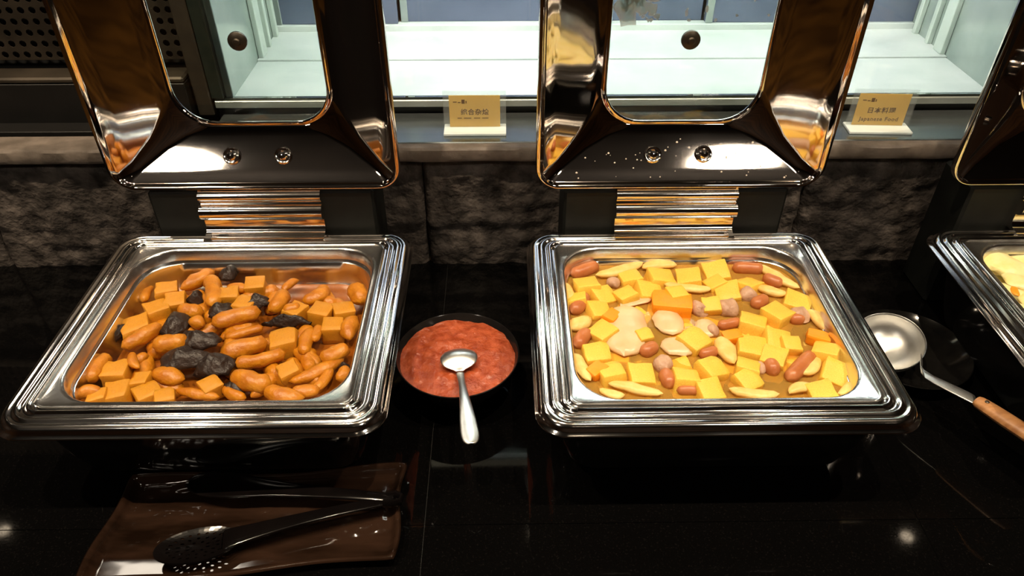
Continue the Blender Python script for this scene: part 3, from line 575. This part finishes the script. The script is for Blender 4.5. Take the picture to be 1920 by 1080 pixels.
# ================================================================== SAUCE BOWL + SPOON
BC = Vector((-0.0655, 0.762, 0))
bw = obj('sauce_bowl', lathe([(0.0005, 0.000), (0.040, 0.0), (0.043, 0.003), (0.060, 0.018), (0.077, 0.042), (0.0855, 0.066), (0.0862, 0.0675), (0.0852, 0.0682), (0.0838, 0.067), (0.075, 0.043), (0.058, 0.021), (0.04, 0.008), (0.0005, 0.007)], 56), M['bowl'], None, BC)
tag(bw, 'glossy black bowl of red sauce between two chafing dishes', 'bowl')
V = []; Fc = []; nr, na = 26, 72
for i in range(nr + 1):
    f = i / nr
    for j in range(na):
        a = 2 * math.pi * j / na; x, y = 0.0810 * f * math.cos(a), 0.0822 * f * math.sin(a)
        p = Vector((x * 45, y * 45, 2)); z = 0.0595 + 0.0024 * noise.noise(p) + 0.0022 * noise.noise(p * 2.7) + 0.0012 * noise.noise(p * 6.1) + 0.0012 * math.sin(f * 30 + a * 1.0) * f * 0.5 - 0.0015 * f
        z -= 0.003 * math.exp(-((x + 0.0) ** 2 + (y - 0.0) ** 2) / 0.0004)
        V.append((x, y, z))
for i in range(nr):
    for j in range(na): k = (j + 1) % na; Fc.append((i * na + j, (i + 1) * na + j, (i + 1) * na + k, i * na + k))
nb = len(V); V.append((0, 0, 0.04)); Fc += [(nr * na + (j + 1) % na, nr * na + j, nb) for j in range(na)]
sc_ = obj('red_sauce', (V, Fc), M['sauce'], None, BC, angle=80); tag(sc_, 'thick orange-red sauce filling the black bowl', 'sauce', None, 'stuff')
def utensil(st, n=8):      # stations: (point, side, halfwidth, cup) ; cross-section is an arc of depth cup
    S = []
    for p, sd, hw, cup in st:
        p = Vector(p); sd = Vector(sd).normalized()
        S.append([p + sd * hw * (2 * j / n - 1) + Vector((0, 0, cup * (1 - (2 * j / n - 1) ** 2))) for j in range(n + 1)])
    return loft(S, closed=False)
def spoon_obj(name, st, m, parent, th, loc=(0, 0, 0)):
    VF = utensil(st); V = [Vector(v) - Vector(loc) for v in VF[0]]
    o = obj(name, (V, VF[1]), m, parent, loc if parent is None else (0, 0, 0), angle=80)
    s = o.modifiers.new('thick', 'SOLIDIFY'); s.thickness = th; s.offset = 0
    b = o.modifiers.new('sub', 'SUBSURF'); b.levels = 1; b.render_levels = 1
    return o
c0 = at(858, 672, 0.066); e0 = at(884, 834, 0.088)
sps = empty('sauce_spoon', 'steel spoon resting in the red sauce over the bowl rim', 'spoon', (c0.x, c0.y, 0.066))
side = (1, 0.12, 0)
bs = []
for u in (0, 0.04, 0.12, 0.25, 0.4, 0.55, 0.7, 0.84, 0.94, 1.0):
    hw = 0.0265 * math.sqrt(max(0.004, 1 - (2 * u - 1) ** 2)) if u < 0.9 else 0.0075 - 0.02 * (u - 0.9)
    hw = max(hw, 0.0042)
    bs.append(((0.000 + 0.004 * u, 0.020 - 0.046 * u, -0.0005 + 0.004 * math.sin(u * 3.1)), side, hw, 0.0075 * math.sin(min(1, u * 1.15) * math.pi) if u < 0.87 else 0.001))
spoon_obj('spoon_bowl', bs, M['spoon'], sps, 0.0012)
h0 = Vector((0.004, -0.025, -0.003)); h1 = e0 - c0
hs = []
for u, hw in ((0, 0.0062), (0.08, 0.0052), (0.2, 0.0046), (0.35, 0.0052), (0.5, 0.0070), (0.65, 0.0094), (0.8, 0.0112), (0.92, 0.0116), (0.98, 0.0088), (1.0, 0.003)):
    p = h0.lerp(h1, u); p.z += 0.012 * math.sin(u * math.pi) * (1 - 0.45 * u)
    hs.append((p, (1, 0.1, 0), hw, 0.0022))
spoon_obj('spoon_handle', hs, M['spoon'], sps, 0.0016)

# ================================================================== LADLE + BLACK PLATE
PC = Vector((0.600, 0.808, 0))
pl = obj('black_plate', lathe([(0.0005, 0.0), (0.035, 0.0), (0.037, 0.004), (0.060, 0.009), (0.0800, 0.0205), (0.0865, 0.026), (0.0872, 0.0272), (0.0860, 0.0280), (0.0790, 0.0228), (0.058, 0.0125), (0.035, 0.0075), (0.0005, 0.007)], 56), M['plate'], None, PC)
tag(pl, 'shallow round black plate holding the ladle beside the tofu soup dish', 'plate')
lc = at(1668, 637, 0.052)
ld = empty('ladle', 'steel soup ladle with wooden grip lying on the black plate', 'ladle', (lc.x, lc.y, 0.0))
rb = 0.0475
prof = [(rb, 0.0), (rb * 0.985, -0.0045), (rb * 0.93, -0.012), (rb * 0.8, -0.021), (rb * 0.6, -0.028), (rb * 0.35, -0.032), (0.0004, -0.0335)]
prof2 = [(r + 0.0011 if r > 0.001 else r, z - 0.0011) for r, z in prof]; prof2[0] = (rb + 0.0012, 0.0006)
lb = lathe(prof[::-1] + prof2, 40)
lb = rot_axis(rot_axis(lb, 'X', R(14)), 'Y', R(-12))
obj('ladle_bowl', lb, M['spoon'], ld, (0, 0, 0.050), angle=80)
a0 = Vector((lc.x + 0.030, lc.y - 0.037, 0.052)); a1 = at(1725, 700, 0.060); a2 = at(1832, 752, 0.068); a3 = at(1990, 855, 0.072)
pts = [a0, a0.lerp(a1, 0.5), a1, a1.lerp(a2, 0.5), a2]
sdv = (0.35, 1, 0.0)
spoon_obj('ladle_stem', [(Vector(p) - Vector((lc.x, lc.y, 0)), sdv, h, 0.001) for p, h in zip(pts, (0.013, 0.0090, 0.0085, 0.0092, 0.0105))], M['spoon'], ld, 0.0022)
gd = a3 - a2; path = [a2 + gd * u for u in (-0.01, 0.03, 0.15, 0.35, 0.6, 0.85, 0.97, 1.0)]
gp = obj('wooden_grip', move(tube(path, [0.008, 0.0100, 0.0112, 0.0120, 0.0122, 0.0120, 0.0095, 0.004], 14, True, 0.72), (-lc.x, -lc.y, 0)), M['wood'], ld)
for u in (0.10, 0.8):
    q = a2 + gd * u - Vector((lc.x, lc.y, 0)) + Vector((0, 0, 0.0074)); obj('rivet', lathe([(0.0028, -0.002), (0.0028, 0.0008), (0.0015, 0.0016), (0.0003, 0.0018)], 12), M['brass'], gp, q)

# ================================================================== TRAY + TONGS
TX0, TX1, TY0, TY1 = -0.462, -0.130, 0.447, 0.604
V = []; Fc = []; nx, ny = 96, 52
for j in range(ny + 1):
    for i in range(nx + 1):
        u = i / nx; v = j / ny
        x = TX0 + (TX1 - TX0) * u; y = TY0 + (TY1 - TY0) * v
        y += (1 - v) * (0.002 + 0.034 * u + 0.0035 * math.sin(u * 9 + 1.0)) + v * (0.003 * math.sin(u * 8) - 0.01 * (1 - u))
        x += 0.003 * math.sin(v * 7) * (1 if u > 0.5 else -1) * abs(2 * u - 1) - 0.012 * (1 - u) * (1 - v)
        e = min(min(u, 1 - u) * 2.1, min(v, 1 - v)); lift = 0.011 * max(0, 1 - e / 0.055) ** 1.4; q_ = max(0, min(1, (y - 0.545) / 0.055)); q_ = q_ * q_ * (3 - 2 * q_); k_ = max(0, min(1, (y - 0.500) / 0.045)); k_ = k_ * k_ * (3 - 2 * k_); w_ = max(0, min(1, (u - 0.40) / 0.25)); lift += 0.0042 * w_ * min(k_, 1 - q_) * min(1, e / 0.08); smooth_ = 0.03 if (e < 0.055 or v < 0.26 or (v > 0.62 and u > 0.55)) else 1.0
        p = Vector((x * 20, y * 60, 0)); rel = 0.0022 * noise.noise(p) + 0.0012 * noise.noise(Vector((x * 70, y * 150, 4)))
        V.append((x, y, 0.0085 - 0.035 * max(0, 0.500 - y) + lift + rel * smooth_ + 0.003 * math.sin(u * 6 + v * 2) * max(0, 1 - e / 0.055)))
n1 = nx + 1
for j in range(ny):
    for i in range(nx): k = j * n1 + i; Fc.append((k, k + 1, k + n1 + 1, k + n1))
tl = Vector((-0.30, 0.53, 0.0))
tr_ = obj('serving_tray', ([Vector(v) - tl for v in V], Fc), M['tray'], None, tl, angle=80)
s = tr_.modifiers.new('thick', 'SOLIDIFY'); s.thickness = 0.005; s.offset = -1
tag(tr_, 'brown glazed ceramic tray with wavy raised rim holding black tongs', 'tray')
tg = empty('serving_tongs', 'black plastic serving tongs with one perforated end on the brown tray', 'tongs', (-0.13, 0.55, 0.012))
hp = at(742, 936, 0.034) - tg.location
tipA = at(352, 903, 0.026) - tg.location; tipB = at(303, 1030, 0.020) - tg.location
headB = at(372, 1027, 0.020) - tg.location
def arm(tip, hwl, sgn, name, lift):
    st = []; d = tip - hp; sd = Vector((-d.y, d.x, 0)).normalized()
    for u, hw in hwl:
        p = hp + d * u + Vector((0, 0, lift * math.sin(u * math.pi) * 0.6)); p += sd * sgn * 0.004 * math.sin(u * math.pi)
        st.append((p, sd, hw, 0.002 if u < 0.5 else -0.003))
    return spoon_obj(name, st, M['tong'], tg, 0.0035)
arm(tipA, [(0, 0.0065), (0.1, 0.0068), (0.3, 0.0075), (0.5, 0.0095), (0.62, 0.0125), (0.75, 0.0185), (0.86, 0.0205), (0.94, 0.0175), (0.985, 0.010), (1.0, 0.003)], 1, 'spoon_arm', 0.012)
sdb = Vector((-(tipB - hp).y, (tipB - hp).x, 0)).normalized(); db = (headB - hp)
st = []
for u, hw in [(0, 0.0065), (0.1, 0.0068), (0.3, 0.007), (0.5, 0.0082), (0.68, 0.0105), (0.80, 0.0125), (0.885, 0.0150)]:
    st.append((hp + db * u + Vector((0, 0, 0.010 * math.sin(u * math.pi) * 0.6)), sdb, hw, 0.001))
spoon_obj('slotted_arm', st, M['tong'], tg, 0.0035)
# perforated oval head: rings of cells, each with a hole
V = []; Fc = []; ax = 0.0475; ay = 0.0225; dirv = (tipB - hp).normalized(); dirv.z = 0; dirv.normalize(); sv = Vector((-dirv.y, dirv.x, 0))
rings = [(0.0, 0.14, 1), (0.14, 0.36, 8), (0.36, 0.58, 14), (0.58, 0.80, 22)]
def pol(r, t):
    x = r * math.cos(t); y = r * math.sin(t); return headB + dirv * (x * ax) + sv * (y * ay) + Vector((0, 0, 0.0045 * r * r + 0.001))
for r0, r1, n in rings[1:]:
    for j in range(n):
        t0 = 2 * math.pi * j / n; t1 = 2 * math.pi * (j + 1) / n; n0 = len(V); rm = (r0 + r1) / 2; tm = (t0 + t1) / 2; hr = (r1 - r0) / 2; ht = (t1 - t0) / 2
        for a, b in ((1, 0), (1, 1), (0, 1), (-1, 1), (-1, 0), (-1, -1), (0, -1), (1, -1)): V.append(pol(rm + a * hr, tm + b * ht))
        c = pol(rm, tm)
        for q in range(8): an = q * math.pi / 4; V.append(pol(rm + 0.5 * hr * math.cos(an), tm + 0.5 * hr * 0.72 / rm * math.sin(an)))
        for q in range(8): k = (q + 1) % 8; Fc.append((n0 + q, n0 + k, n0 + 8 + k, n0 + 8 + q))
n0 = len(V); nn = 44
for r in (0.80, 0.92, 1.0):
    for j in range(nn): V.append(pol(r, 2 * math.pi * j / nn))
for i in range(2):
    for j in range(nn): k = (j + 1) % nn; Fc.append((n0 + i * nn + j, n0 + (i + 1) * nn + j, n0 + (i + 1) * nn + k, n0 + i * nn + k))
n0 = len(V); V.append(pol(0, 0)); 
for j in range(16): V.append(pol(0.14, 2 * math.pi * j / 16))
Fc += [(n0, n0 + 1 + j, n0 + 1 + (j + 1) % 16) for j in range(16)]
hd = obj('perforated_head', (V, Fc), M['tong'], tg, smooth=False)
s = hd.modifiers.new('thick', 'SOLIDIFY'); s.thickness = 0.002; s.offset = 0
obj('spring_bend', tube([hp + Vector((-0.012, 0.005, 0.000)), hp + Vector((0.000, 0.006, 0.001)), hp + Vector((0.007, 0.002, 0.001)), hp + Vector((0.006, -0.004, 0.001)), hp + Vector((-0.003, -0.006, 0.0)), hp + Vector((-0.014, -0.006, 0.0))], 0.0042, 10, True, 1.5), M['tong'], tg)

# ================================================================== CARD HOLDERS
def text_mesh(body, size, m, sxc=1.0):
    cu = bpy.data.curves.new('lettering', 'FONT'); cu.body = body; cu.size = size; cu.align_x = 'CENTER'; cu.align_y = 'CENTER'; cu.resolution_u = 2; cu.offset = size * 0.022; cu.space_character = 1.12
    t = bpy.data.objects.new('lettering_source', cu); col.objects.link(t)
    dg = bpy.context.evaluated_depsgraph_get(); me = bpy.data.meshes.new_from_object(t.evaluated_get(dg))
    bpy.data.objects.remove(t); bpy.data.curves.remove(cu); me.materials.clear(); me.materials.append(m)
    return me
def card_holder(px, py, rz, label, chars, eng):
    p = at(px, py, 0.2336)
    e = empty('card_holder', label, 'card holder', (p.x, p.y, 0.2336), 'dish name card holders on the steel shelf', R(rz))
    obj('base', box(-0.050, 0.050, -0.016, 0.020, 0.0, 0.0045, 0.0008), M['acrylic_base'], e)
    obj('front_sheet', box(-0.050, 0.050, 0.0065, 0.0075, 0.0046, 0.066), M['acrylic'], e, smooth=False)
    obj('back_sheet', box(-0.050, 0.050, 0.0095, 0.0105, 0.0046, 0.066), M['acrylic'], e, smooth=False)
    cd = obj('card', box(-0.0405, 0.0405, 0.0079, 0.0088, 0.0052, 0.0585), M['card'], e, smooth=False)
    rx = (math.pi / 2, 0, 0)
    t1 = text_mesh(chars, 0.0108, M['ink']); link('lettering', t1, cd, (0.0, 0.0077, 0.030), rx)
    if eng: link('lettering', text_mesh(eng, 0.0095, M['ink']), cd, (0.0, 0.0077, 0.0155), rx)
    else:
        bars = []; x = -0.028
        for wd in (0.007, 0.002, 0.012, 0.003, 0.010, 0.002, 0.010):
            if wd > 0.004: bars.append(box(x, x + wd, 0.0075, 0.0078, 0.0195, 0.0207))
            x += wd + 0.0006
        obj('lettering', join(*bars), M['ink'], cd, smooth=False)
    obj('emblem', join(box(-0.034, -0.028, 0.0075, 0.0078, 0.047, 0.0485), box(-0.0265, -0.022, 0.0075, 0.0078, 0.0462, 0.0476), box(-0.0205, -0.0155, 0.0075, 0.0078, 0.045, 0.0515), box(-0.0140, -0.0125, 0.0075, 0.0078, 0.0455, 0.0495)), M['ink'], cd, smooth=False)
card_holder(891, 247, 0, 'clear stand with yellow dish card, upright behind the red sauce bowl', '综合杂烩', None)
card_holder(1645, 244, -3, 'clear stand with yellow dish card lettered Japanese Food', '日本料理', 'Japanese Food')
